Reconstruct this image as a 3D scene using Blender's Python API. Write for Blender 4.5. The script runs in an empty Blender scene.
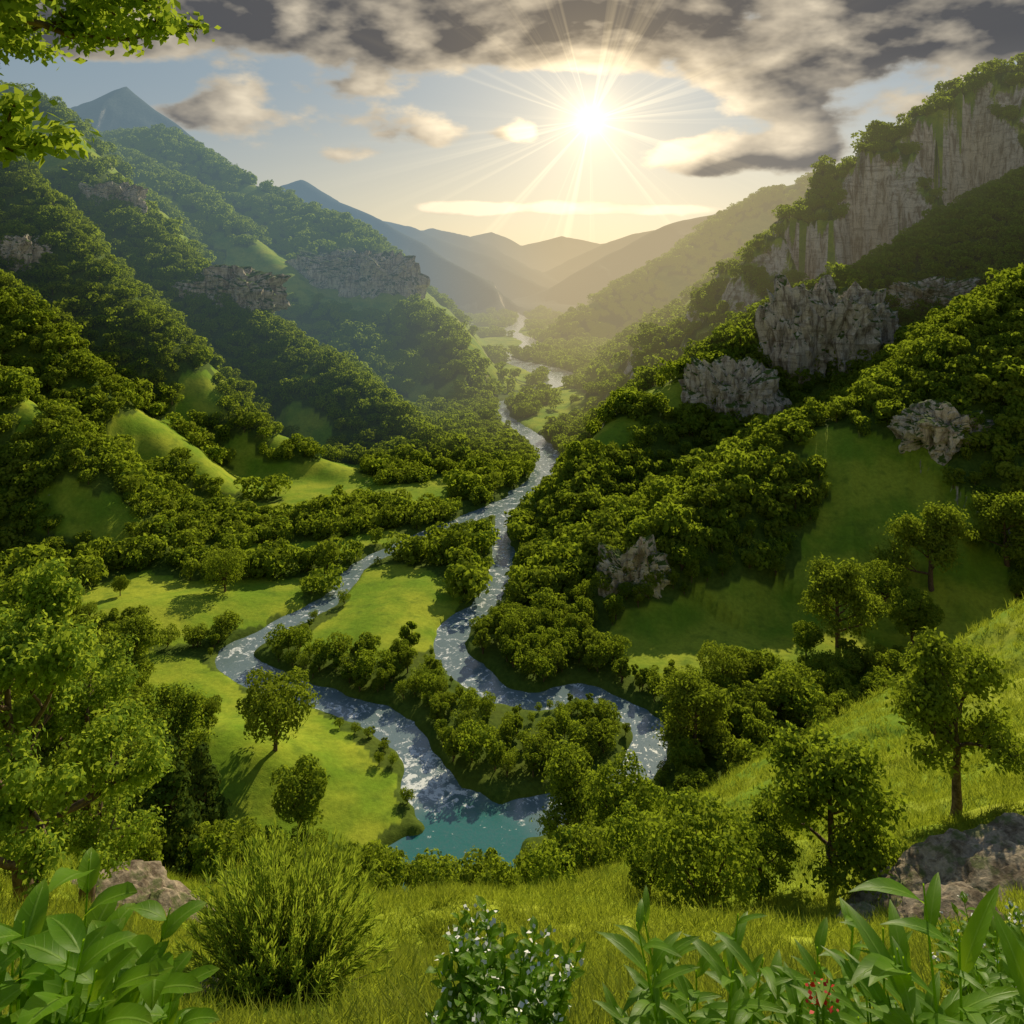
import bpy, math, random, bmesh
import numpy as np
from mathutils import Vector, noise as mn
rng=np.random.default_rng(7)
sc=bpy.context.scene
CAMZ=100.0
F=800.0; HR=262.0
def P(px,row,Y): return ((px-512)/F*Y, Y, CAMZ-(row-HR)/F*Y)
# ---------- noise
TAB=np.random.default_rng(3).random((256,256))
def vn(x,y):
    xi=np.floor(x).astype(np.int64); yi=np.floor(y).astype(np.int64)
    fx=x-xi; fy=y-yi
    fx=fx*fx*fx*(fx*(fx*6-15)+10); fy=fy*fy*fy*(fy*(fy*6-15)+10)
    a=TAB[xi&255,yi&255];b=TAB[(xi+1)&255,yi&255];c=TAB[xi&255,(yi+1)&255];d=TAB[(xi+1)&255,(yi+1)&255]
    return (a*(1-fx)+b*fx)*(1-fy)+(c*(1-fx)+d*fx)*fy
def fbm(x,y,o=4,g=0.5):
    s=0;a=1;t=0
    for i in range(o):
        s=s+a*vn(x*2**i+17.3*i,y*2**i+9.1*i); t+=a; a*=g
    return s/t
def ridged(x,y,o=4):
    s=0;a=1;t=0
    for i in range(o):
        s=s+a*(1-np.abs(2*vn(x*2**i+31.7*i,y*2**i+5.3*i)-1)); t+=a; a*=0.5
    return s/t
RIDGES=[
 ([(470,468,385),(400,430,430),(290,340,480),(200,270,520),(130,200,560),(50,108,620),(-120,60,700)],0.82,8,'A'),
 ([(330,468,372),(240,415,390),(190,350,410),(100,260,440),(0,160,480),(-160,60,540)],0.85,7,'B'),
 ([(240,492,330),(180,440,345),(90,370,365),(0,290,390),(-160,180,430)],0.82,7,'C'),
 ([(190,560,265),(165,530,280),(90,450,300),(0,390,320),(-160,300,350)],0.78,6,'D'),
 ([(550,408,560),(450,340,700),(400,290,750),(330,220,820),(250,180,880),(180,135,950),(110,140,1000),(-50,100,1100)],0.68,10,'E'),
 ([(540,412,530),(480,385,570),(430,325,640),(340,262,740),(250,190,860)],0.72,8,'E2'),
 ([(400,425,540),(370,360,600),(290,270,680),(200,190,780),(120,150,860)],0.72,8,'E3'),
 ([(-60,160,1500),(70,104,1550),(125,86,1600),(180,128,1600),(260,200,1600)],0.8,8,'F'),
 ([(555,322,1400),(500,292,1500),(440,258,1600),(370,218,1700),(300,180,1800)],0.62,12,'G'),
 ([(590,300,2000),(540,285,2100),(470,248,2300),(410,226,2500),(300,205,2600)],0.55,15,'H'),
 ([(560,285,2500),(515,262,2700),(470,236,2900),(430,228,3000)],0.5,15,'H2'),
 ([(540,347,960),(590,310,1050),(650,268,1120),(740,212,1220),(860,155,1330),(1000,110,1400)],0.68,10,'R1'),
 ([(545,290,2000),(600,260,2000),(670,226,2050),(740,205,2100)],0.55,12,'R0'),
 ([(530,284,2600),(575,258,2700),(630,234,2800),(700,224,2900)],0.5,15,'R00'),
 ([(592,398,600),(660,325,690),(720,280,740),(800,225,820),(900,190,900)],0.7,8,'R2'),
 ([(535,540,262),(560,480,310),(620,420,350),(700,365,385),(800,300,420),(900,250,455),(1024,180,490),(1220,90,540)],0.64,8,'R4'),
 ([(590,640,212),(640,550,240),(700,500,258),(780,455,275),(850,415,290),(930,365,300),(1024,300,320),(1220,190,350)],0.52,8,'R5'),
 ([(200,255,4200),(330,235,4300),(420,230,4300),(455,240,4400),(490,232,4400),(520,246,4400),(560,236,4400),(600,244,4500),(680,234,4600),(800,225,4600),(1000,225,4600)],0.45,15,'I'),
]
RW=[([P(*p) for p in r[0]],r[1],r[2]) for r in RIDGES]
CLIFF=[P(*p) for p in [(806,222,520),(850,165,560),(885,140,565),(940,102,580),(1024,62,600),(1220,0,640)]]
def segdist(x,y,pts):
    best=np.full(x.shape,1e9); h=np.zeros(x.shape)
    for (a,b) in zip(pts[:-1],pts[1:]):
        dx,dy=b[0]-a[0],b[1]-a[1]; L=dx*dx+dy*dy
        t=np.clip(((x-a[0])*dx+(y-a[1])*dy)/L,0,1)
        d=np.hypot(x-(a[0]+t*dx),y-(a[1]+t*dy))
        m=d<best
        best=np.where(m,d,best); h=np.where(m,a[2]+t*(b[2]-a[2]),h)
    return best,h
def smax(a,b,k):
    m=np.maximum(a,b); return m+k*np.log1p(np.exp(-np.abs(a-b)/k))
def sstep(x,a,b):
    t=np.clip((x-a)/(b-a),0,1); return t*t*(3-2*t)
def smooth(pts,n=4):
    pts=np.array(pts,float); p=np.vstack([2*pts[0]-pts[1],pts,2*pts[-1]-pts[-2]]); out=[]
    for i in range(1,len(p)-2):
        for k in range(n):
            t=k/n
            out.append(0.5*((2*p[i])+(-p[i-1]+p[i+1])*t+(2*p[i-1]-5*p[i]+4*p[i+1]-p[i+2])*t*t+(-p[i-1]+3*p[i]-3*p[i+1]+p[i+2])*t**3))
    out.append(p[-2]); return [tuple(q) for q in out]
RIV_L=smooth([(0,1600,20),(20,1350,22),(-4,1150,26),(24,1000,20),(-8,850,12),(30,745,36),(44,680,24),(-8,560,9),(14,450,11),(19,404,13),(8,355,12),(-10,322,9),(-34,292,7),(-50,265,7),(-52,246,8),(-60,225,8),(-70,211,9),(-69,201,9),(-57,190,9),(-42,183,9),(-27,174,9),(-19,162,9),(-14,150,12),(-9,143,18),(-9,136,22),(-22,129,14),(-36,120,9),(-60,100,8)],3)
RIV_R=smooth([(2,350,6),(-4,300,7),(-3,262,7),(-7,237,8),(-15,222,8),(-15,204,8),(-5,189,8),(6,183,7),(14,187,7),(24,181,8),(29,171,8),(26,160,7),(18,152,7),(2,144,12)],3)
def rivdist(x,y):
    d1,w1=segdist(x,y,RIV_L); d2,w2=segdist(x,y,RIV_R)
    wob=(fbm(x/9,y/9,3)-0.5)*4.5
    return np.minimum(d1-w1*0.5,d2-w2*0.5)+wob
def nearslope(x,y):
    yy=np.clip(y,0,None)
    return 98.3-0.78*yy+0.2*np.clip(-y,0,30)+0.005*np.clip(x,0,90)*np.clip(yy,0,115)+0.12*np.clip(-x-5,0,40)
def height(x,y):
    x=np.asarray(x,float); y=np.asarray(y,float)
    sc_=np.clip(y/400,0.15,3)
    wx=x+(fbm(x/60/sc_+5,y/60/sc_,3)-0.5)*22*sc_
    wy=y+(fbm(x/60/sc_+50,y/60/sc_+20,3)-0.5)*22*sc_
    z=1.2+2.2*(fbm(x/40,y/40,3)-0.5)
    z=z+8*np.exp(-(((x+52)/26)**2+((y-160)/20)**2))+3.5*np.exp(-(((x+28)/16)**2+((y-222)/26)**2))+4*np.exp(-(((x+95)/30)**2+((y-222)/16)**2))
    gl=ridged(x/(48*sc_),y/(48*sc_),5)-0.55
    gl2=ridged(x/(20*sc_)+7,y/(20*sc_),3)-0.5
    for w,s,c in RW:
        d,h=segdist(wx,wy,w)
        f=h-s*(np.sqrt(d*d+c*c)-c)+gl*np.clip(d*0.4,0,14*sc_)+gl2*np.clip(d*.2,0,5*sc_)
        z=smax(z,f,np.where(y<1000,1.6,5.0))
    d,h=segdist(x+(fbm(x/18,y/18,4)-0.5)*34,y+(fbm(x/18+9,y/18+3,4)-0.5)*34,CLIFF)
    amp=14+105*np.clip(sstep(x,172,186)*(1-sstep(x,238,250))+sstep(x,272,282)*(1-sstep(x,322,336)),0,1)
    f=h-np.clip(d-12,0,None)*0.15-sstep(d,14,21)*amp*0.6-sstep(d,24,30)*amp*.4-0.75*np.clip(d-26,0,None)+8*(fbm(x/12,y/12,4)-.5)
    z=smax(z,f,1.0)
    n=nearslope(x,y)
    n=n-0.8*np.clip(y-112-0.1*np.clip(x,0,100),0,None)*sstep(x,-5,25)
    n=n+(fbm(x/14,y/14,4)-0.5)*6*sstep(y,4,30)
    z=smax(z,n,2.0)
    rd=rivdist(x,y)
    k=sstep(rd,1,30)
    zf=0.5+0.06*np.clip(rd,0,8)
    z=np.where(y<1700,z*k+np.minimum(z,zf)*(1-k),z)
    z=z-2.6*(1-sstep(rd,-2.5,1.5))*(z<8)
    return z
def h1(x,y): return float(height(np.array([x]),np.array([y]))[0])
def pixel_to_ground(px,row):
    """terrain point hit by the camera ray through an image pixel"""
    Y=np.geomspace(8,1400,1200); x=(px-512)/F*Y; zr=CAMZ-(row-HR)/F*Y
    h=height(x,Y); i=np.argmax(h>zr)
    if not (h>zr).any(): i=len(Y)-1
    return x[i],Y[i],h[i]
def inpoly(x,y,poly):
    c=np.zeros(x.shape,bool); n=len(poly)
    for i in range(n):
        x1,y1=poly[i][:2]; x2,y2=poly[i-1][:2]
        if y1==y2: continue
        c^=((y1>y)!=(y2>y))&(x<(x2-x1)*(y-y1)/(y2-y1)+x1)
    return c
MEAD=[
 [(78,590),(150,572),(215,582),(330,574),(330,592),(300,608),(245,628),(180,648),(120,640),(80,615)],
 [(350,580),(400,568),(455,578),(462,605),(440,640),(400,660),(340,660),(290,645),(330,622)],
 [(140,655),(200,662),(250,690),(320,715),(375,745),(405,785),(410,820),(370,845),(260,850),(190,800),(150,740)],
 [(215,450),(250,445),(285,478),(260,490)],
 [(205,502),(330,498),(345,508),(260,522),(215,518)],
 [(230,545),(330,540),(390,530),(400,540),(340,560),(250,566)],
 [(500,440),(560,425),(600,405),(580,400),(540,410),(520,425)],
 [(800,455),(870,432),(930,445),(960,500),(1010,560),(1030,600),(900,650),(800,668),(740,690),(660,690),(600,650),(625,610),(700,600),(760,580),(800,560),(830,500)],
]
MW=[[pixel_to_ground(*p) for p in poly] for poly in MEAD]
def forest(x,y,z,slope):
    wx=x+(fbm(x/10,y/10,3)-.5)*10; wy=y+(fbm(x/10+40,y/10,3)-.5)*10
    f=np.ones(x.shape)
    for p in MW: f=np.where(inpoly(wx,wy,p),0,f)
    gap=fbm(x/38+11,y/38+4,4)
    f=np.where((gap>0.66)&(y>270)&(y<900)&(z<45),0.0,f)
    gap2=fbm(x/90+31,y/90+4,4)
    f=np.where((gap2>0.53)&(y>560),0.0,f)
    onn=(np.abs(z-nearslope(x,y))<4)&(y<122)
    f=np.where(onn,np.where((x<14)&(y>60),0.8,0.0),f)
    f=np.where((y>92)&(y<134)&(x>-30)&(x<6),0.0,f)
    f=np.where(y<60,0,f)
    f=np.where(slope>1.5,0,f)
    return f
NU,NV=900,900
u=np.linspace(-1.35,1.35,NU); r=np.geomspace(14,6000,NV)
U,R=np.meshgrid(u,r); X=U*R; Y=R-30
Z=height(X,Y)
gy=np.gradient(Z,axis=0)/np.gradient(Y,axis=0); gx=np.gradient(Z,axis=1)/np.gradient(X,axis=1)
SL=np.hypot(gx,gy)
FO=forest(X,Y,Z,SL)
def mesh_from_np(name,co,faces,mats=(),smooth=False,mi=None):
    me=bpy.data.meshes.new(name)
    co=np.asarray(co,np.float32); 
    if not isinstance(faces,list): faces=[faces]
    faces=[np.asarray(f,np.int32) for f in faces if len(f)]
    flat=np.concatenate([f.ravel() for f in faces]); sizes=np.concatenate([np.full(len(f),f.shape[1],np.int32) for f in faces])
    starts=np.concatenate([[0],np.cumsum(sizes)[:-1]]).astype(np.int32)
    me.vertices.add(len(co)); me.vertices.foreach_set('co',co.ravel())
    me.loops.add(len(flat)); me.loops.foreach_set('vertex_index',flat)
    me.polygons.add(len(sizes)); me.polygons.foreach_set('loop_start',starts)
    if smooth is True: me.polygons.foreach_set('use_smooth',np.ones(len(sizes),bool))
    if mi is not None: me.polygons.foreach_set('material_index',np.asarray(mi,np.int32))
    me.update(calc_edges=True)
    for m in (mats if isinstance(mats,(list,tuple)) else [mats]): me.materials.append(m)
    return me
def add(name,me,loc=(0,0,0),rot=(0,0,0),s=1.0):
    o=bpy.data.objects.new(name,me); o.location=loc; o.rotation_euler=rot
    o.scale=(s,s,s) if not isinstance(s,tuple) else s
    sc.collection.objects.link(o); return o
# ---------- node helper
class S:
    def __init__(s,nt,sock): s.nt=nt; s.k=sock
    def _m(s,op,*o,clamp=False):
        n=s.nt.nodes.new('ShaderNodeMath'); n.operation=op; n.use_clamp=clamp
        for i,v in enumerate((s,)+o):
            if isinstance(v,S): s.nt.links.new(v.k,n.inputs[i])
            else: n.inputs[i].default_value=v
        return S(s.nt,n.outputs[0])
    def __add__(s,o): return s._m('ADD',o)
    __radd__=__add__
    def __mul__(s,o): return s._m('MULTIPLY',o)
    __rmul__=__mul__
    def __sub__(s,o): return s._m('SUBTRACT',o)
    def __rsub__(s,o): return (s*-1.0)+o
    def __truediv__(s,o): return s._m('DIVIDE',o)
    def ss(s,a,b,lin=False):
        n=s.nt.nodes.new('ShaderNodeMapRange'); n.interpolation_type='LINEAR' if lin else 'SMOOTHSTEP'
        s.nt.links.new(s.k,n.inputs[0]); n.inputs[1].default_value=a; n.inputs[2].default_value=b
        return S(s.nt,n.outputs[0])
    def exp(s): return s._m('EXPONENT')
    def mx(s,v): return s._m('MAXIMUM',v)
    def mn(s,v): return s._m('MINIMUM',v)
def rgbmix(nt,f,a,b,mode='MIX'):
    n=nt.nodes.new('ShaderNodeMix'); n.data_type='RGBA'; n.blend_type=mode
    for sk,v in ((n.inputs[0],f),(n.inputs[6],a),(n.inputs[7],b)):
        if isinstance(v,S): nt.links.new(v.k,sk)
        elif isinstance(v,tuple): sk.default_value=(*v,1)
        else: sk.default_value=v
    return S(nt,n.outputs[2])
def noise(nt,vec,scale,detail=4,rough=0.55,dist=0,dim='3D'):
    n=nt.nodes.new('ShaderNodeTexNoise'); n.noise_dimensions=dim
    if vec is not None: nt.links.new(vec.k,n.inputs['Vector'])
    n.inputs['Scale'].default_value=scale; n.inputs['Detail'].default_value=detail
    n.inputs['Roughness'].default_value=rough; n.inputs['Distortion'].default_value=dist
    return S(nt,n.outputs[0])
def comb(nt,x,y,z):
    n=nt.nodes.new('ShaderNodeCombineXYZ')
    for i,v in enumerate((x,y,z)):
        if isinstance(v,S): nt.links.new(v.k,n.inputs[i])
        else: n.inputs[i].default_value=v
    return S(nt,n.outputs[0])
def sep(nt,v):
    n=nt.nodes.new('ShaderNodeSeparateXYZ'); nt.links.new(v.k,n.inputs[0]); return [S(nt,n.outputs[i]) for i in range(3)]
def newmat(name):
    m=bpy.data.materials.new(name); m.use_nodes=True; nt=m.node_tree; nt.nodes.clear()
    m.cycles.emission_sampling='NONE'
    o=nt.nodes.new('ShaderNodeOutputMaterial'); return m,nt,o
def geo(nt):
    g=nt.nodes.new('ShaderNodeNewGeometry'); return S(nt,g.outputs['Position']),S(nt,g.outputs['Normal'])
def princ(nt,col,rough=0.8,spec=0.2):
    b=nt.nodes.new('ShaderNodeBsdfPrincipled'); b.inputs['Roughness'].default_value=rough; b.inputs['Specular IOR Level'].default_value=spec
    if isinstance(col,S): nt.links.new(col.k,b.inputs['Base Color'])
    else: b.inputs['Base Color'].default_value=(*col,1)
    return b
def diff(nt,col):
    b=nt.nodes.new('ShaderNodeBsdfDiffuse'); nt.links.new(col.k,b.inputs['Color']); return b
def bump(nt,b,h,strength=0.5,dist=0.2):
    n=nt.nodes.new('ShaderNodeBump'); n.inputs['Strength'].default_value=strength; n.inputs['Distance'].default_value=dist
    nt.links.new(h.k,n.inputs['Height']); nt.links.new(n.outputs[0],b.inputs['Normal'])
def haze_paint(nt,shader,o):
    """hazy distance painted as emission over the surface, stronger up the valley (world position)"""
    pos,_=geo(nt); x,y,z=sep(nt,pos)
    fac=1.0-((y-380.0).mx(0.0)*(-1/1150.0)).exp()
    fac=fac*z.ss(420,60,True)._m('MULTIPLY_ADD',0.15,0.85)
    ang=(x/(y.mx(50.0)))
    hc=rgbmix(nt,ang.ss(-0.20,0.08),(0.26,0.37,0.43),(0.72,0.58,0.35))  # blue to gold by bearing: painted glow on the sun side
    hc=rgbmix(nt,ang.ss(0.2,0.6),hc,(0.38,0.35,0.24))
    em=nt.nodes.new('ShaderNodeEmission'); nt.links.new(hc.k,em.inputs[0]); em.inputs[1].default_value=0.9  # surface emission stands in for light scattered by the air
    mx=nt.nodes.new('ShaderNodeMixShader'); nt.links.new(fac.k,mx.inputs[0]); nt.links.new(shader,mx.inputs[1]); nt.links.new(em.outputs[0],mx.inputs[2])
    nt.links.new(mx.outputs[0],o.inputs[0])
def rockcol(nt,pos,k=1.0):
    x,y,z=sep(nt,pos)
    st=noise(nt,comb(nt,x*k,y*k,z*0.22*k),0.35,6,0.65,0.5)
    st2=noise(nt,comb(nt,x*0.2*k,y*0.2*k,z*1.6*k),0.3,4,0.6,1.0)
    n=noise(nt,pos,1.6*k,5,0.7)
    c=rgbmix(nt,st.ss(.35,.58),(0.30,0.24,0.17),(0.80,0.70,0.54))
    c=rgbmix(nt,st2.ss(.48,.7)*0.6,c,(0.20,0.155,0.11))
    c=rgbmix(nt,n.ss(.3,.75),rgbmix(nt,1.0,c,(0.6,0.6,0.6),'MULTIPLY'),c)
    return c,(st*0.6+st2*0.5+n*0.4)
m,nt,o=newmat('terrain_mat')
pos,nrm=geo(nt); nz=sep(nt,nrm)[2]; py=sep(nt,pos)[1]
at=nt.nodes.new('ShaderNodeAttribute'); at.attribute_name='forest'; fo=S(nt,at.outputs['Fac'])
n1=noise(nt,pos,0.06,4); n2=noise(nt,pos,0.9,5,0.65); n3=noise(nt,pos,6,3,.7); n4=noise(nt,pos,0.25,4)
col=rgbmix(nt,n1.ss(0.35,0.65),(0.20,0.32,0.022),(0.40,0.45,0.038))
col=rgbmix(nt,n4.ss(0.5,0.75)*0.6,col,(0.12,0.20,0.020))
col=rgbmix(nt,n2.ss(0.3,0.7)*0.5,col,rgbmix(nt,1.0,col,(0.5,0.55,0.5),'MULTIPLY'))
col=rgbmix(nt,n3.ss(0.3,0.7)*0.35,col,rgbmix(nt,1.0,col,(0.5,0.55,0.5),'MULTIPLY'))
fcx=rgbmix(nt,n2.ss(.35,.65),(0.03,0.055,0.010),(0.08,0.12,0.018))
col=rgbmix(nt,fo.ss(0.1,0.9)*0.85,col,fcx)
col=rgbmix(nt,py.ss(1200,1480),col,rgbmix(nt,n4.ss(.35,.65),(0.04,0.06,0.05),(0.10,0.12,0.10)))
rc,rh=rockcol(nt,pos)
rockm=(nz+(n2-0.5)*0.3).ss(0.60,0.48)
c2=rgbmix(nt,rockm,col,rc)
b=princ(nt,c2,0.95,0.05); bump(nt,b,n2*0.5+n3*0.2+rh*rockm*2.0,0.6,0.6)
haze_paint(nt,b.outputs[0],o)
fc=np.arange(NU*NV).reshape(NV,NU)
fc=np.stack([fc[:-1,:-1],fc[:-1,1:],fc[1:,1:],fc[1:,:-1]],-1).reshape(-1,4)
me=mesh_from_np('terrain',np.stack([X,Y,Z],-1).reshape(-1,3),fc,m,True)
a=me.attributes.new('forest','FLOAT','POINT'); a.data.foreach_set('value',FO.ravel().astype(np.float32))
add('valley_terrain',me)
# ---------- water
m,nt,o=newmat('water_mat')
pos,nrm=geo(nt); x,y,z=sep(nt,pos)
r1=noise(nt,pos,0.30,6,0.65,1.8); r2=noise(nt,pos,1.6,4,0.6,1)
pool=((x+8.0)*(x+8.0)+(y-135.0)*(y-135.0))._m('SQRT').ss(18,10)
rap=((x+17.0)*(x+17.0)+(y-155.0)*(y-155.0))._m('SQRT').ss(16,6)
foam=(r1+(r2-0.5)*0.45+pool*-0.10+rap*0.09).ss(0.55,0.66)
wc=rgbmix(nt,pool,(0.16,0.22,0.23),(0.025,0.15,0.13))
wc=rgbmix(nt,r2.ss(.4,.7)*0.4,wc,(0.08,0.14,0.14))
wc=rgbmix(nt,foam*0.85,wc,(0.80,0.82,0.80))
b=princ(nt,wc,0.2,0.45); rr=foam*0.5+0.12; nt.links.new(rr.k,b.inputs['Roughness'])
bump(nt,b,r1+r2*0.4,0.2,0.25)
haze_paint(nt,b.outputs[0],o)
me=mesh_from_np('river',[(-400,60,-.45),(400,60,-.45),(400,1650,-.45),(-400,1650,-.45)],np.array([[0,1,2,3]]),m)
add('river',me)
# ---------- foliage materials
def leafmat(name,c1,c2,trans=0.42,tcol=(0.40,0.52,0.03),var=0.5,nsc=1.5,gloss=False):
    m,nt,o=newmat(name)
    oi=nt.nodes.new('ShaderNodeObjectInfo'); rnd=S(nt,oi.outputs['Random'])
    pos,_=geo(nt); n=noise(nt,pos,nsc,2)
    f=(n.ss(.3,.7)*0.5+rnd*var)
    c=rgbmix(nt,f._m('MINIMUM',1.0),c1,c2)
    if gloss:
        at=nt.nodes.new('ShaderNodeAttribute'); at.attribute_name='rib'; rx,ry,_z=sep(nt,S(nt,at.outputs['Vector']))
        vein=((ry*44.0+rx*7.0)._m('SINE')).ss(0.8,1.0)*0.16*rx.ss(0.0,0.2)
        rib=rx.ss(0.86,0.97)
        c=rgbmix(nt,(vein+rib*0.6).mn(1.0),c,(0.26,0.40,0.07))
        c=rgbmix(nt,ry.ss(0.75,1.05)*0.35,c,(0.24,0.24,0.03))
        b=princ(nt,c,.45,.15); bump(nt,b,rib*1.0+vein,.3,.01)
    else: b=diff(nt,c)
    t=nt.nodes.new('ShaderNodeBsdfTranslucent'); tc=rgbmix(nt,rnd*var,tcol,tuple(v*0.6 for v in tcol)); nt.links.new(tc.k,t.inputs[0])
    mx=nt.nodes.new('ShaderNodeMixShader'); mx.inputs[0].default_value=trans
    nt.links.new(b.outputs[0],mx.inputs[1]); nt.links.new(t.outputs[0],mx.inputs[2])
    if gloss: nt.links.new(mx.outputs[0],o.inputs[0])
    else: haze_paint(nt,mx.outputs[0],o)
    return m
LEAF=leafmat('forest_leaf',(0.055,0.115,0.014),(0.24,0.28,0.028),var=.6)
LEAF_D=leafmat('dark_leaf',(0.045,0.08,0.014),(0.09,0.14,0.02),0.25,(0.14,0.20,0.02))
LEAF_B=leafmat('bright_leaf',(0.12,0.22,0.025),(0.24,0.33,0.045),0.45,(0.46,0.58,0.045),nsc=3)
PLANT=leafmat('plant_leaf',(0.06,0.16,0.010),(0.15,0.29,0.015),0.5,(0.40,0.62,0.02),nsc=9,gloss=True)
GRASS=leafmat('grass_blade',(0.11,0.19,0.018),(0.28,0.30,0.05),0.45,(0.46,0.54,0.04),nsc=.6)
m,nt,o=newmat('bark'); pos,_=geo(nt); n=noise(nt,pos,5,4,.7)
b=princ(nt,rgbmix(nt,n.ss(.3,.7),(0.06,0.04,0.025),(0.20,0.14,0.09)),0.9,0.1); haze_paint(nt,b.outputs[0],o); BARK=m
m,nt,o=newmat('white_petal'); b=princ(nt,(0.75,0.75,0.68),.5); nt.links.new(b.outputs[0],o.inputs[0]); WHITE=m
m,nt,o=newmat('red_petal'); b=princ(nt,(0.55,0.03,0.02),.5); nt.links.new(b.outputs[0],o.inputs[0]); RED=m
# ---------- tree builders
def nrmz(v): return v/np.maximum(np.linalg.norm(v,axis=-1,keepdims=True),1e-9)
def cards(c,n,size,rg,aspect=1.7,jit=0.7):
    n=nrmz(n+rg.normal(0,jit,n.shape)); t=nrmz(np.cross(n,rg.normal(0,1,n.shape))); bt=np.cross(n,t)
    s=(size*rg.uniform(.6,1.4,len(c)))[:,None]
    v=np.stack([c-t*s*.5*aspect,c-bt*s*.45+n*s*.12,c+t*s*.5*aspect,c+bt*s*.45+n*s*.12],1).reshape(-1,3)
    f=np.arange(len(v)).reshape(-1,4); return v,f
def tube(pts,rad,ns=6):
    pts=np.array(pts,float); k=len(pts); d=nrmz(np.gradient(pts,axis=0))
    ref=np.where(np.abs(d[:,2:3])>0.9,[[1,0,0]],[[0,0,1]]); a=nrmz(np.cross(d,ref)); b=np.cross(d,a)
    th=np.linspace(0,2*np.pi,ns,endpoint=False)
    v=(pts[:,None]+np.array(rad)[:,None,None]*(a[:,None]*np.cos(th)[None,:,None]+b[:,None]*np.sin(th)[None,:,None])).reshape(-1,3)
    i=np.arange(k*ns).reshape(k,ns); j=np.roll(i,-1,1)
    f=np.stack([i[:-1],j[:-1],j[1:],i[1:]],-1).reshape(-1,4); return v,f
class MB:
    def __init__(s): s.v=[];s.f=[];s.m=[];s.n=0;s.a=[]
    def add(s,v,f,mi,a=None):
        s.v.append(v); s.f.append(np.asarray(f)+s.n); s.m.append(np.full(len(f),mi)); s.n+=len(v)
        s.a.append(np.zeros((len(v),3)) if a is None else a)
    def mesh(s,name,mats,smooth=False,rib=False):
        me=mesh_from_np(name,np.vstack(s.v),[np.asarray(f) for f in s.f] ,mats,smooth,np.concatenate(s.m))
        if rib:
            q=me.attributes.new('rib','FLOAT_VECTOR','POINT'); q.data.foreach_set('vector',np.vstack(s.a).astype(np.float32).ravel())
        return me
def crown_tree(name,seed,ncards,size,H=1.0,W=0.9,nb=14,mats=None,shape='round',trunk=0.28,br=(.12,.21),limbs=True):
    rg=np.random.default_rng(seed); mb=MB()
    C=[];Rr=[]
    for i in range(nb):
        while True:
            p=rg.uniform(-1,1,3)
            if p@p<1: break
        if shape=='pine':
            zz=rg.uniform(0,1); rad=(1-zz)*0.8+0.08; a=rg.uniform(0,6.28)
            C.append([math.cos(a)*rad*W*.3,math.sin(a)*rad*W*.3,trunk*.6+zz*(H-trunk*.6)*.93]); Rr.append((0.20-0.13*zz)*W)
        else:
            p=p*0.95
            C.append([p[0]*W*.36,p[1]*W*.36,trunk+(H-trunk)*(.5+p[2]*.36)]); Rr.append(rg.uniform(*br)*W)
    C=np.array(C);Rr=np.array(Rr)
    per=rg.choice(nb,ncards,p=Rr**2/np.sum(Rr**2))
    d=nrmz(rg.normal(0,1,(ncards,3))); 
    flip=(d[:,2]<-0.3)&(rg.random(ncards)<.6); d[flip,2]*=-1
    rr=Rr[per]*(1-np.abs(rg.normal(0,.13,ncards)))
    lump=1+0.25*np.sin(d[:,0]*7+per)*np.sin(d[:,1]*6+2*per)
    c=C[per]+d*(rr*lump)[:,None]*np.array([1,1,.82])
    dist=np.linalg.norm((c[:,None]-C[None])/Rr[None,:,None],axis=2); keep=(dist<0.62).sum(1)==0
    v,f=cards(c[keep],d[keep],size,rg,1.5,0.5); mb.add(v,f,0)
    top=C[:,2].max()
    v,f=tube([(0,0,-.06),(0.01,0,trunk*.5),(.0,.01,trunk+.1),(0.02,0,top*.85)],[.03,.024,.02,.004],6 if limbs else 3); mb.add(v,f,1)
    if limbs:
        for i in range(0,nb,2):
            b0=np.array([0,0,trunk*rg.uniform(.7,1.5)]); v,f=tube([b0,(b0+C[i])/2+[0,0,.02],C[i]],[.013,.009,.003],4); mb.add(v,f,1)
    return mb.mesh(name,mats or [LEAF,BARK])
def grow_limb(mb,tips,rg,p,d,L,r,dep,up=.08):
    n=5; pts=[p]; dd=d
    for i in range(n):
        dd=nrmz(dd+rg.normal(0,.16,3)+np.array([0,0,up])); pts.append(pts[-1]+dd*L/n)
    rad=np.linspace(r,r*.45,n+1); v,f=tube(pts,rad,6 if dep<2 else 4); mb.add(v,f,1)
    if dep>=3: tips.extend(pts[2:]); return
    for i in range(4):
        k=rg.integers(2,n+1); q=nrmz(dd+rg.normal(0,.65,3)+np.array([0,0,.1]))
        grow_limb(mb,tips,rg,pts[k],q,L*rg.uniform(.45,.7),r*.5,dep+1,up)
    if dep==2: tips.extend(pts[3:])
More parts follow.
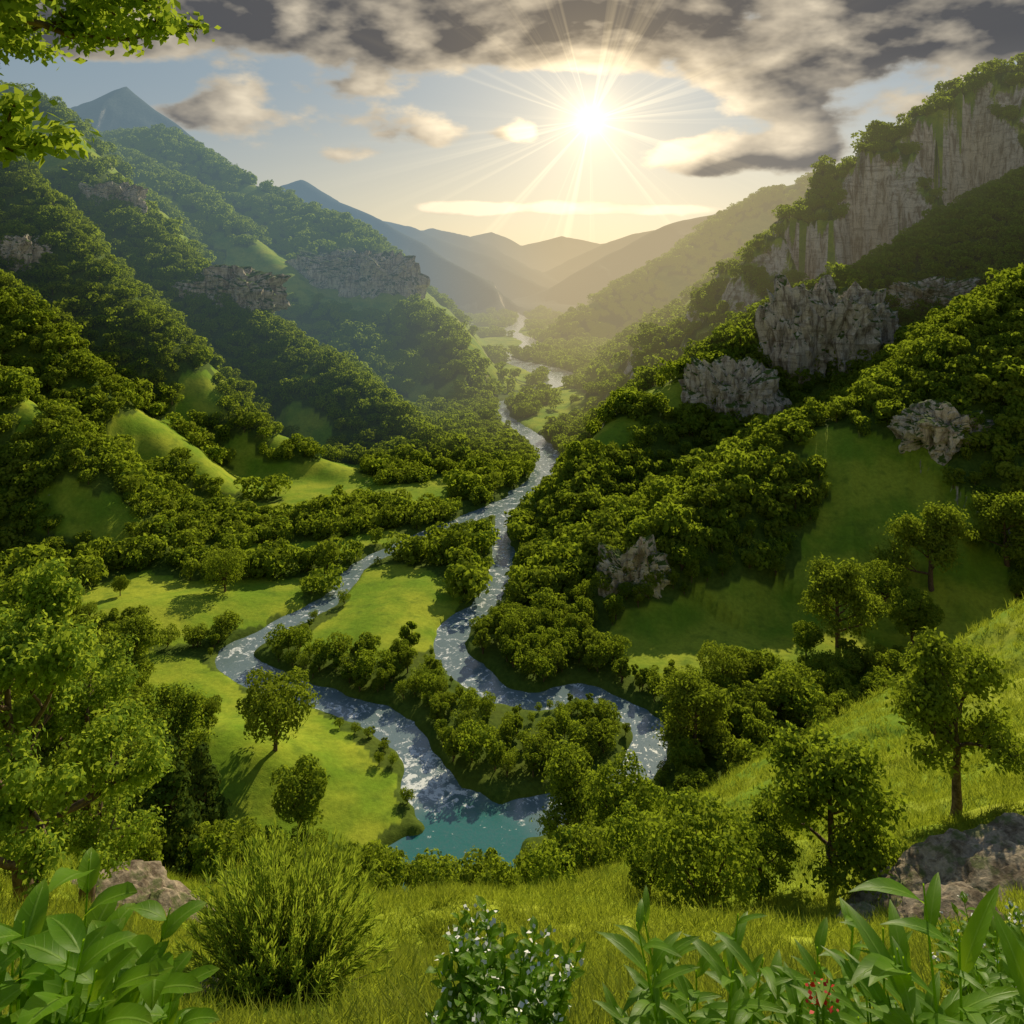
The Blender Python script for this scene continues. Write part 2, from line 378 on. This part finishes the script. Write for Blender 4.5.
def hero_tree(name,seed,H,nl,lsize,mats,spread=0.55,nlimb=9,first=0.25,cr=0.5,only=None,up=.08,upb=(.25,.6)):
    rg=np.random.default_rng(seed); mb=MB(); tips=[]
    tp=[np.array([0,0,-.03*H])]
    for i in range(7):
        tp.append(tp[-1]+np.array([rg.normal(0,.03)*H*.3,rg.normal(0,.03)*H*.3,H*.8/7]))
    R0=H*.028; v,f=tube(tp,np.linspace(R0*1.2,R0*.25,8),8); mb.add(v,f,1)
    for i in range(nlimb):
        t=first+(1-first)*(i+.5)/nlimb; k=min(t*7,6.99); a0=tp[int(k)]; a1=tp[int(k)+1]; p=a0+(a1-a0)*(k-int(k))
        an=i*2.4+rg.uniform(-.4,.4); upv=rg.uniform(*upb)+(t*.5 if only is None else 0)
        if only is not None: an=only+rg.uniform(-.5,.5)
        d=nrmz(np.array([math.cos(an),math.sin(an),upv])); grow_limb(mb,tips,rg,p,d,H*spread*(1.05-(t*.55 if only is None else 0))*rg.uniform(.75,1.1),R0*.55*(1.1-t*.6),1,up)
    T=np.array(tips); idx=rg.integers(0,len(T),nl)
    off=rg.normal(0,1,(nl,3))*cr*np.array([1,1,.6])*.5
    c=T[idx]+off; v,f=cards(c,nrmz(off)+np.array([0,0,.5]),lsize,rg,1.7,.6); mb.add(v,f,0)
    return mb.mesh(name,mats)
# ---------- instancing
def scatter(name,protos,pts,rot,scl,idx):
    col=bpy.data.collections.new(name+'_kinds')
    for i,me in enumerate(protos):
        col.objects.link(bpy.data.objects.new('%s_kind_%02d'%(name,i),me))
    me=bpy.data.meshes.new(name); me.vertices.add(len(pts)); me.vertices.foreach_set('co',np.asarray(pts,np.float32).ravel())
    a=me.attributes.new('rot','FLOAT_VECTOR','POINT'); a.data.foreach_set('vector',np.asarray(rot,np.float32).ravel())
    a=me.attributes.new('scl','FLOAT_VECTOR','POINT'); a.data.foreach_set('vector',np.asarray(scl,np.float32).ravel())
    a=me.attributes.new('idx','INT','POINT'); a.data.foreach_set('value',np.asarray(idx,np.int32))
    ob=add(name,me)
    ng=bpy.data.node_groups.new(name+'_gn','GeometryNodeTree')
    ng.interface.new_socket('Geometry',in_out='INPUT',socket_type='NodeSocketGeometry'); ng.interface.new_socket('Geometry',in_out='OUTPUT',socket_type='NodeSocketGeometry')
    gi=ng.nodes.new('NodeGroupInput'); go=ng.nodes.new('NodeGroupOutput'); ip=ng.nodes.new('GeometryNodeInstanceOnPoints'); ci=ng.nodes.new('GeometryNodeCollectionInfo')
    ci.inputs['Collection'].default_value=col; ci.inputs['Separate Children'].default_value=True; ci.inputs['Reset Children'].default_value=True
    def na(n,t):
        q=ng.nodes.new('GeometryNodeInputNamedAttribute'); q.data_type=t; q.inputs['Name'].default_value=n; return q.outputs['Attribute']
    ng.links.new(gi.outputs[0],ip.inputs['Points']); ng.links.new(ci.outputs[0],ip.inputs['Instance']); ip.inputs['Pick Instance'].default_value=True
    ng.links.new(na('idx','INT'),ip.inputs['Instance Index']); ng.links.new(na('rot','FLOAT_VECTOR'),ip.inputs['Rotation']); ng.links.new(na('scl','FLOAT_VECTOR'),ip.inputs['Scale'])
    ng.links.new(ip.outputs[0],go.inputs[0])
    md=ob.modifiers.new('scatter','NODES'); md.node_group=ng; return ob
def candidates(y0,y1,sp,umax=0.85):
    xs=[];ys=[];y=y0
    while y<y1:
        n=int(2*umax*(y+20)/sp); xx=np.linspace(-umax*(y+20),umax*(y+20),n); xs.append(xx+rng.uniform(-.5,.5,n)*sp); ys.append(np.full(n,y)+rng.uniform(-.5,.5,n)*sp); y+=sp
    return np.concatenate(xs),np.concatenate(ys)
def slope_at(x,y,e=2.0):
    z=height(x,y); return z,np.hypot((height(x+e,y)-z)/e,(height(x,y+e)-z)/e)
def make_forest(name,y0,y1,sp,hmin,hmax,protos,sink=.03):
    x,y=candidates(y0,y1,sp); z,sl=slope_at(x,y); f=forest(x,y,z,sl)
    h=rng.uniform(hmin,hmax,len(x))*(0.75+0.5*fbm(x/25,y/25,2))*np.where(rng.random(len(x))<.12,1.3,1.0)
    h=np.where((y<95),np.minimum(h,4.5),h)
    rd=rivdist(x,y)
    keep=(rng.random(len(x))<f)&(rd>1.0)
    for k in (0.4,0.7,1.0):
        dy=k*h*y/100.0
        rr=rivdist(x,y+dy); hit=(rr<0.5)&(z<12)&(y<480)
        h=np.where(hit&(rng.random(len(x))<.8),np.minimum(h,2.2+1.2*rng.random(len(x))),h)
    keep&=z>-0.1
    x,y,z,h=x[keep],y[keep],z[keep],h[keep]; n=len(x)
    rot=np.stack([rng.normal(0,.05,n),rng.normal(0,.05,n),rng.uniform(0,6.28,n)],1)
    wd=h*rng.uniform(.8,1.25,n); scl=np.stack([wd,wd,h],1)
    scatter(name,protos,np.stack([x,y,z-sink*h],1),rot,scl,rng.integers(0,len(protos),n))
mid=[crown_tree('forest_tree_a%d'%i,20+i,2000,.048,W=w,nb=nb,trunk=t) for i,(w,nb,t) in enumerate([(.95,18,.12),(1.05,22,.1),(.78,15,.15),(1.15,20,.08),(.6,14,.1)])]
far=[crown_tree('forest_tree_b%d'%i,40+i,380,.11,W=w,nb=nb,trunk=t,br=(.18,.3),limbs=False) for i,(w,nb,t) in enumerate([(1.0,9,.03),(1.15,10,.02),(.9,8,.03),(1.1,7,.02)])]
make_forest('riverside_forest',60,235,3.9,3.6,7.6,mid)
make_forest('mountain_forest',235,560,5.2,5.5,9.5,far,.1)
make_forest('distant_forest',560,1450,9,9,14,far,.18)
# ---------- individual trees
oak=[crown_tree('oak_mesh%d'%i,60+i,9000,.027,W=w,nb=nb,trunk=t,br=(.09,.17)) for i,(w,nb,t) in enumerate([(1.05,34,.16),(.92,30,.2),(1.2,40,.15)])]
oak+=[hero_tree('open_oak%d'%i,90+i,1.0,12000,.022,[LEAF,BARK],.38,11,.24,.11,up=.03) for i in range(3)]
pine=crown_tree('pine_mesh',80,9000,.027,W=.75,nb=45,trunk=.1,mats=[LEAF_D,BARK],shape='pine')
trees=[('oak_tree',275,752,80,0),('oak_tree',300,842,75,1),('oak_tree',178,770,75,4),('pine_tree',165,868,125,'p'),('pine_tree',200,850,100,'p'),('oak_tree',225,592,42,2),('oak_tree',208,735,38,1),
 ('oak_tree',575,858,95,3),('oak_tree',625,845,82,0),('oak_tree',705,925,115,2),('oak_tree',838,885,145,5),('oak_tree',912,648,58,1),('oak_tree',932,592,80,3),('oak_tree',838,648,82,4),('oak_tree',885,605,42,2),
 ('oak_tree',692,762,80,5),('oak_tree',722,698,50,2),('oak_tree',748,692,42,1),('oak_tree',1008,566,72,5),('oak_tree',128,700,75,3),('oak_tree',90,760,95,5),('oak_tree',806,660,36,1),('oak_tree',400,665,25,1),('oak_tree',120,596,20,1),
 ('oak_tree',650,900,55,1),('oak_tree',760,900,80,4)]
for nm,px,row,hp,k in trees:
    x,y,z=pixel_to_ground(px,row); h=hp*y/F*1.08; me=pine if k=='p' else oak[k]
    add(nm,me,(x,y,z-.02*h),(0,0,rng.uniform(0,6.28)),h)
x,y,z=pixel_to_ground(955,818); h=165*y/F
add('spreading_oak_tree',hero_tree('spreading_oak',5,h,11000,h*.02,[LEAF,BARK],.46,9,.42,h*.085,up=.02),(x,y,z),(0,0,1))
for (px,Yd,row_top,seed,mt,nl,cr_) in ((20,22,590,11,LEAF_B,42000,.36),(85,34,650,12,LEAF_B,36000,.5),(-60,30,570,13,LEAF,36000,.5)):
    X0=(px-512)/F*Yd; zz=h1(X0,Yd); top=CAMZ-(row_top-HR)/F*Yd; H=(top-zz)
    add('ash_tree',hero_tree('ash%d'%seed,seed,H*.97,nl,.10,[mt,BARK],.42,10,.2,cr_),(X0,Yd,zz),(0,0,seed))
# overhanging tree: trunk stands left of the viewpoint, limbs reach right over the slope
X0,Y0=-9.4,8.5; zz=h1(X0,Y0)
add('overhanging_tree',hero_tree('overhang',31,15,30000,.085,[LEAF_B,BARK],.18,8,.86,.28,only=0.05,up=-.015,upb=(.0,.2)),(X0,Y0,zz))
# ---------- rocks
def rock(name,loc,dims,seed,mat,box=0.7,amp=.25,rot=(0,0,0),strata=0):
    bm=bmesh.new(); bmesh.ops.create_icosphere(bm,subdivisions=5,radius=1)
    for v in bm.verts:
        c=v.co.copy(); c=Vector([math.copysign(abs(t)**box,t) for t in c])
        q=c*1.3+Vector((seed*7.1,seed*3.3,0)); 
        q2=Vector((q.x*1.5,q.y*1.5,q.z*.4)) if strata==1 else q
        d=mn.fractal(q2*1.3,.7,2.1,6)*amp
        d+=(mn.voronoi(q2*1.5)[0][0])*amp*1.4
        if strata==1: d+=.05*math.sin(c.z*13+2*mn.noise(q)); c.z*=1+.35*mn.noise(Vector((q.x*1.1,seed,0)))
        if strata==2: d+=.07*(abs((c.z*3.2+c.x*.9+mn.noise(q))%1-.5)*2-.5)
        v.co=c*(1+d-.15)
    for v in bm.verts: v.co=Vector((v.co.x*dims[0],v.co.y*dims[1],v.co.z*dims[2]))
    me=bpy.data.meshes.new(name); bm.to_mesh(me); bm.free(); me.materials.append(mat)
    return add(name,me,loc,rot)
m,nt,o=newmat('cliff_rock'); pos,nn=geo(nt); c_,h_=rockcol(nt,pos,1.3)
mo=noise(nt,pos,.5,4,.6); c_=rgbmix(nt,(sep(nt,nn)[2]*0.5+mo).ss(.70,.85),c_,(0.07,0.11,0.018))
b=princ(nt,c_,.9,.1); bump(nt,b,h_,.9,.8); haze_paint(nt,b.outputs[0],o); ROCKF=m
m,nt,o=newmat('near_rock'); pos,nn=geo(nt); c_,h_=rockcol(nt,pos,5); c_=rgbmix(nt,1.0,c_,(.62,.57,.50),'MULTIPLY')
ms=noise(nt,pos,1.2,5,.6); c_=rgbmix(nt,(sep(nt,nn)[2]*0.5+ms).ss(.95,1.08)*0.7,c_,(0.08,0.12,0.02))
b=princ(nt,c_,.85,.15); bump(nt,b,h_,.8,.08); nt.links.new(b.outputs[0],o.inputs[0]); ROCKN=m
for i,(px,row,wp,hp) in enumerate([(735,410,60,66),(808,368,66,100),(850,350,66,76),(935,303,54,28),(635,585,44,44),(955,440,58,36),(340,276,74,34),(378,285,54,38),(225,295,64,32),(112,202,34,24),(15,262,34,30)]):
    x,y,z=pixel_to_ground(px,row); w_=wp*y/F/2; h_=hp*y/F/2
    rock('rock_cliff',(x,y+w_*.35,z),(w_*1.25,w_*.9,h_*1.2),i+1,ROCKF,.75,.42,(0,0,rng.uniform(-.3,.3)),1)
for i,(px,row,wp,hp,tilt) in enumerate([(1010,862,120,16,-.42),(950,884,110,16,-.42),(1010,898,130,20,-.4),(900,908,90,16,-.35),(862,925,50,14,-.2),(950,925,100,20,-.3),(125,905,110,26,.25),(170,925,80,22,.3),(85,890,60,20,0),(185,1012,80,24,0)]):
    x,y,z=pixel_to_ground(px,row); w_=wp*y/F/2; h_=hp*y/F/2
    rock('boulder',(x,y,z-h_*.2),(w_,w_*.8,h_),i+30,ROCKN,.85,.17,(0.2,tilt,rng.uniform(-.4,.4)),2)
# ---------- foreground plants
def leaf(base,d,L,W,droop,rg,nseg=7,fold=.25,ov=.4):
    d=nrmz(np.array(d,float)); side=nrmz(np.cross(d,[0,0,1.0001])); up=np.cross(side,d); p=np.array(base,float);dd=d.copy()
    V=[];A=[]
    for i in range(nseg+1):
        t=i/nseg; w=W*.5*(math.sin(math.pi*t**(ov+.35))**.8 if 0<t<1 else 0.02)
        wv=.06*W*math.sin(t*9+rg.uniform(0,.6))
        V+= [p-side*w+up*(w*fold+wv),p,p+side*w+up*(w*fold-wv)]; A+=[(0,t,0),(1,t,0),(0,t,0)]
        dd=nrmz(dd+np.array([0,0,-droop/nseg])); up=np.cross(side,dd); p=p+dd*L/nseg
    V=np.array(V); f=[]
    for i in range(nseg):
        a=i*3; f+=[(a,a+1,a+4,a+3),(a+1,a+2,a+5,a+4)]
    return V,np.array(f),np.array(A,float)
def plant(name,seed,loc,H,nst,L,W,nleaf,spread,droop=.9,t0=.45,up=.5,mat=None,ov=.4,extra=None):
    rg=np.random.default_rng(seed); mb=MB()
    for s in range(nst):
        a=rg.uniform(0,6.28); sp=spread*math.sqrt(rg.random()); h=H*rg.uniform(.72,1.0)
        e=np.array([math.cos(a)*sp,math.sin(a)*sp,h]); b0=e*np.array([.25,.25,0]); 
        pts=[b0+(e-b0)*np.array([t**1.3,t**1.3,t]) for t in np.linspace(0,1,7)]
        v,f=tube(pts,np.linspace(.012,.004,7),5); mb.add(v,f,0)
        for i in range(nleaf):
            t=t0+(1-t0)*(i+.3)/nleaf; q=t*6; k=min(int(q),5); p=pts[k]+(pts[k+1]-pts[k])*(q-k)
            an=i*2.4+a+rg.uniform(-.4,.4); u_=up+t*.5*rg.uniform(.5,1.4); g=rg.uniform(.55,1.1)
            v,f,A=leaf(p,(math.cos(an),math.sin(an),u_),L*g*(1.15-.35*t),W*g*rg.uniform(.9,1.1),droop*rg.uniform(.6,1.2),rg,ov=ov); mb.add(v,f,0,A)
        if extra is not None and rg.random()<extra[1]:
            c=e+rg.normal(0,.03,(extra[2],3)); v,f=cards(c,rg.normal(0,1,c.shape)+[0,0,1],extra[3],rg,1.1,.4); mb.add(v,f,1)
    return add(name,mb.mesh(name,[mat or PLANT]+([extra[0]] if extra else []),True,True),loc)
def put(px,Yd,row_top):
    x=(px-512)/F*Yd; z=h1(x,Yd); return (x,Yd,z-.02),CAMZ-(row_top-HR)/F*Yd-z
for nm,px,Yd,rt,seed,nst,L,W,nl,sp in [
  ('broad_leaf_plant',60,3.5,925,1,16,.36,.15,10,.46),('broad_leaf_plant',-5,3.1,940,2,13,.36,.14,10,.38),('broad_leaf_plant',130,3.8,975,3,11,.30,.12,9,.32),
  ('lance_leaf_plant',705,3.9,935,4,14,.34,.065,11,.38),('lance_leaf_plant',770,4.2,945,5,13,.32,.07,11,.35),('lance_leaf_plant',660,4.3,975,6,10,.28,.055,11,.3),
  ('tall_leaf_plant',830,3.9,905,7,4,.22,.045,13,.15),('long_blade_plant',970,3.2,935,8,12,.5,.085,7,.33),('long_blade_plant',890,3.5,955,9,11,.42,.07,7,.3),('lance_leaf_plant',1010,5.5,925,10,16,.28,.07,12,.5)]:
    loc,H=put(px,Yd,rt); plant(nm,seed,loc,H,nst,L,W,nl,sp)
loc,H=put(505,5.6,950); plant('white_flower_shrub',20,loc,H,80,.16,.07,17,.56,.6,.35,extra=(WHITE,.7,5,.035))
loc,H=put(1000,7.5,930); plant('flowering_shrub',21,loc,H,60,.14,.06,14,.6,.6,.35,extra=(WHITE,.5,10,.03))
loc,H=put(822,3.4,895); plant('red_flower_stalk',22,loc,H,2,.12,.03,8,.05,.5,.5,extra=(RED,1,26,.02))
def feather(name,seed,loc,H,W,ns,nl,ll,lw,mat):
    rg=np.random.default_rng(seed); mb=MB(); C=[];Dn=[]
    for s in range(ns):
        a=rg.uniform(0,6.28); sp=W*.5*rg.random()**.6; h=H*rg.uniform(.5,1.04)*math.sqrt(max(.15,1-(sp/(W*.5))**2*.75))
        e=np.array([math.cos(a)*sp,math.sin(a)*sp,h]); ts=np.linspace(0,1,8); pts=np.stack([e[0]*(.15+.85*ts**.9),e[1]*(.15+.85*ts**.9),e[2]*ts],1)
        v,f=tube(pts,np.linspace(.012,.003,8),3); mb.add(v,f,1)
        t=rg.uniform(.2,1,nl)**.8; q=np.clip(t*7,0,6.999); k=q.astype(int); p=pts[k]+(pts[k+1]-pts[k])*(q-k)[:,None]
        d=nrmz(nrmz(pts[k+1]-pts[k])+rg.normal(0,.3,(nl,3))); C.append(p);Dn.append(d)
    C=np.vstack(C);Dn=np.vstack(Dn); sd=nrmz(np.cross(Dn,rg.normal(0,1,Dn.shape))); s=rg.uniform(.6,1.3,len(C))[:,None]
    v=np.stack([C,C+Dn*ll*s*.5-sd*lw*s,C+Dn*ll*s,C+Dn*ll*s*.5+sd*lw*s],1).reshape(-1,3); mb.add(v,np.arange(len(v)).reshape(-1,4),0)
    add(name,mb.mesh(name,[mat,BARK]),loc)
loc,H=put(282,12,850); feather('feathery_shrub',3,loc,H,3.2,420,85,.16,.009,LEAF_B)
# ---------- grass
def tuft(seed,nb=24):
    rg=np.random.default_rng(seed); mb=MB()
    for i in range(nb):
        a=rg.uniform(0,6.28); r_=.45*math.sqrt(rg.random()); b0=np.array([math.cos(a)*r_,math.sin(a)*r_,0]); h=rg.uniform(.5,1); ln=rg.normal(0,.3,2); w=.02
        sd=np.array([math.cos(a*3),math.sin(a*3),0])*w
        m_=b0+np.array([ln[0]*.35,ln[1]*.35,h*.6]); t=b0+np.array([ln[0],ln[1],h])
        mb.add(np.array([b0-sd,b0+sd,m_+sd*.8,m_-sd*.8,t]),[(0,1,2,3)],0); mb.f.append(np.array([[mb.n-5+3,mb.n-5+2,mb.n-5+4]])); mb.m.append(np.array([0]))
    return mb.mesh('tuft%d'%seed,[GRASS])
N=46000
Yg=np.exp(rng.uniform(math.log(3),math.log(125),N)); Xg=rng.uniform(-.72,.72,N)*(Yg+1)
Zg=height(Xg,Yg); ok=(np.abs(Zg-nearslope(Xg,Yg))<6.5)&(fbm(Xg/2.5,Yg/2.5,3)>.3)
Xg,Yg,Zg=Xg[ok],Yg[ok],Zg[ok]; n=len(Xg); s=(.22+.006*Yg)*rng.uniform(.5,1.4,n)*(.6+.8*fbm(Xg/4,Yg/4,2))
scatter('meadow_grass',[tuft(1),tuft(2),tuft(3)],np.stack([Xg,Yg,Zg-.02],1),np.stack([rng.normal(0,.1,n),rng.normal(0,.1,n),rng.uniform(0,6.28,n)],1),np.stack([s*1.6,s*1.6,s],1),rng.integers(0,3,n))
# ---------- world
SUN_EL,SUN_AZ=30,22
w=bpy.data.worlds.new('World'); sc.world=w; w.use_nodes=True; nt=w.node_tree; nt.nodes.clear()
w.cycles.sampling_method='NONE'
out=nt.nodes.new('ShaderNodeOutputWorld'); bg=nt.nodes.new('ShaderNodeBackground')
sky=nt.nodes.new('ShaderNodeTexSky'); sky.sky_type='NISHITA'; sky.sun_disc=False; sky.dust_density=0.4; sky.air_density=1.0
sky.sun_elevation=math.radians(SUN_EL); sky.sun_rotation=math.radians(SUN_AZ)
tc=nt.nodes.new('ShaderNodeTexCoord'); D=S(nt,tc.outputs['Generated']); dx,dy,dz=sep(nt,D)
DEG=180/math.pi
az=dx._m('ARCTAN2',dy)*DEG; el=dz._m('ARCSINE')*DEG
def ell(a,e,a0,e0,ra,re):
    p=(a-a0)*(1/ra); q=(e-e0)*(1/re); return ((p*p+q*q)*-1.0).exp()
BL=[(-19,9.6,5.2,2.4),(-10.4,11.4,3.6,1.8),(-5,9.2,2.7,1.4),(0.2,9.0,2.5,1.1),(-11.3,7.3,2.4,.8),(13,7,5.2,1.5),(19.5,8.4,5,2.4),(28,9.5,3.8,1.9),(-1,3.9,7,.6),(9,3.7,6,.5),(-27,14.5,6,2)]
def dens(a,e,det):
    n=noise(nt,comb(nt,a*0.16,e*0.32,3.7),1.0,det,0.52,0.0)
    big=noise(nt,comb(nt,a*0.05,e*0.12,9.1),1.0,1,0.5)
    base=13.0-a.ss(8,18)*2.4
    deck=((e-base)*0.4+(big-0.5)*2.0).ss(-0.8,1.2)*e.ss(34,24)
    t=deck*0.52
    for q in BL: t=t+ell(a,e,*q)*0.42
    t=t-ell(a,e,5.6,10.2,3.0,1.9)*0.35
    return n+t-0.71
d1=dens(az,el,9); sa,se=5.6,10.0
va=(sa-az); ve=(se-el); vl=(va*va+ve*ve)._m('SQRT').mx(0.5)
d2=dens(az+va/vl*2.4,el+ve/vl*1.3+0.5,4)
alpha=d1.ss(-0.01,0.13)
lit=((d1-d2)*2.0+0.30-d1.ss(0.05,0.35)*0.24).ss(0.0,0.85,True)
thin=d1.ss(0.16,0.0)
sd_=(va*va+ve*ve)._m('SQRT')
near=(sd_*(-1/12.0)).exp()
skyc=rgbmix(nt,1.0,S(nt,sky.outputs[0]),(0.115,0.115,0.115),'MULTIPLY')
skyb=rgbmix(nt,el.ss(0,13),(0.64,0.55,0.38),(0.20,0.28,0.34))
skyb=rgbmix(nt,az.ss(0,-30)*0.6,skyb,(0.22,0.29,0.33))
skyc=rgbmix(nt,el.ss(35,16)*0.85,skyc,skyb)
skyc=rgbmix(nt,near,skyc,(0.58,0.42,0.20),'ADD')
clc=rgbmix(nt,lit,rgbmix(nt,el.ss(9,14),(0.17,0.165,0.16),(0.080,0.082,0.090)),(0.92,0.80,0.60))
clc=rgbmix(nt,thin*0.6,clc,(0.70,0.60,0.44))
clc=rgbmix(nt,(sd_*(-1/7.5)).exp(),clc,rgbmix(nt,lit,(0.25,0.17,0.07),(1.3,0.95,0.5)),'ADD')
fin=rgbmix(nt,alpha*0.97,skyc,clc)
ang=ve._m('ARCTAN2',va)
rays=noise(nt,comb(nt,ang._m('COSINE')*4.0,ang._m('SINE')*4.0,1.0),2.6,3,.6).ss(.48,.70)
cor=(sd_*(-1/0.8)).exp()*1.8+(sd_*(-1/3.0)).exp()*0.35+(sd_*(-1/5.0)).exp()*rays*0.6
fin=rgbmix(nt,cor,fin,(1.0,0.78,0.42),'ADD'); fin.k.node.clamp_factor=False
disc=sd_.ss(0.85,0.65)*4.0
fin=rgbmix(nt,disc,fin,(1.0,0.9,0.65),'ADD'); fin.k.node.clamp_factor=False
nt.links.new(fin.k,bg.inputs[0]); bg.inputs[1].default_value=1.0; nt.links.new(bg.outputs[0],out.inputs[0])
# sun
L=bpy.data.lights.new('sun','SUN'); L.energy=5; L.angle=math.radians(0.5); L.color=(1,0.87,0.60)
lo=bpy.data.objects.new('sun',L); sc.collection.objects.link(lo)
a,e=math.radians(SUN_AZ),math.radians(SUN_EL)
sd=Vector((math.sin(a)*math.cos(e),math.cos(a)*math.cos(e),math.sin(e)))
lo.rotation_euler=sd.to_track_quat('Z','Y').to_euler(); lo.location=(100,100,400)
c=bpy.data.cameras.new('cam'); c.lens=F/1024*36; c.shift_y=-(512-HR)/1024; c.clip_end=20000
co=bpy.data.objects.new('camera',c); co.location=(0,0,CAMZ); co.rotation_euler=(math.radians(90),0,0); sc.collection.objects.link(co); sc.camera=co
sc.view_settings.view_transform='Standard'; sc.view_settings.look='None'
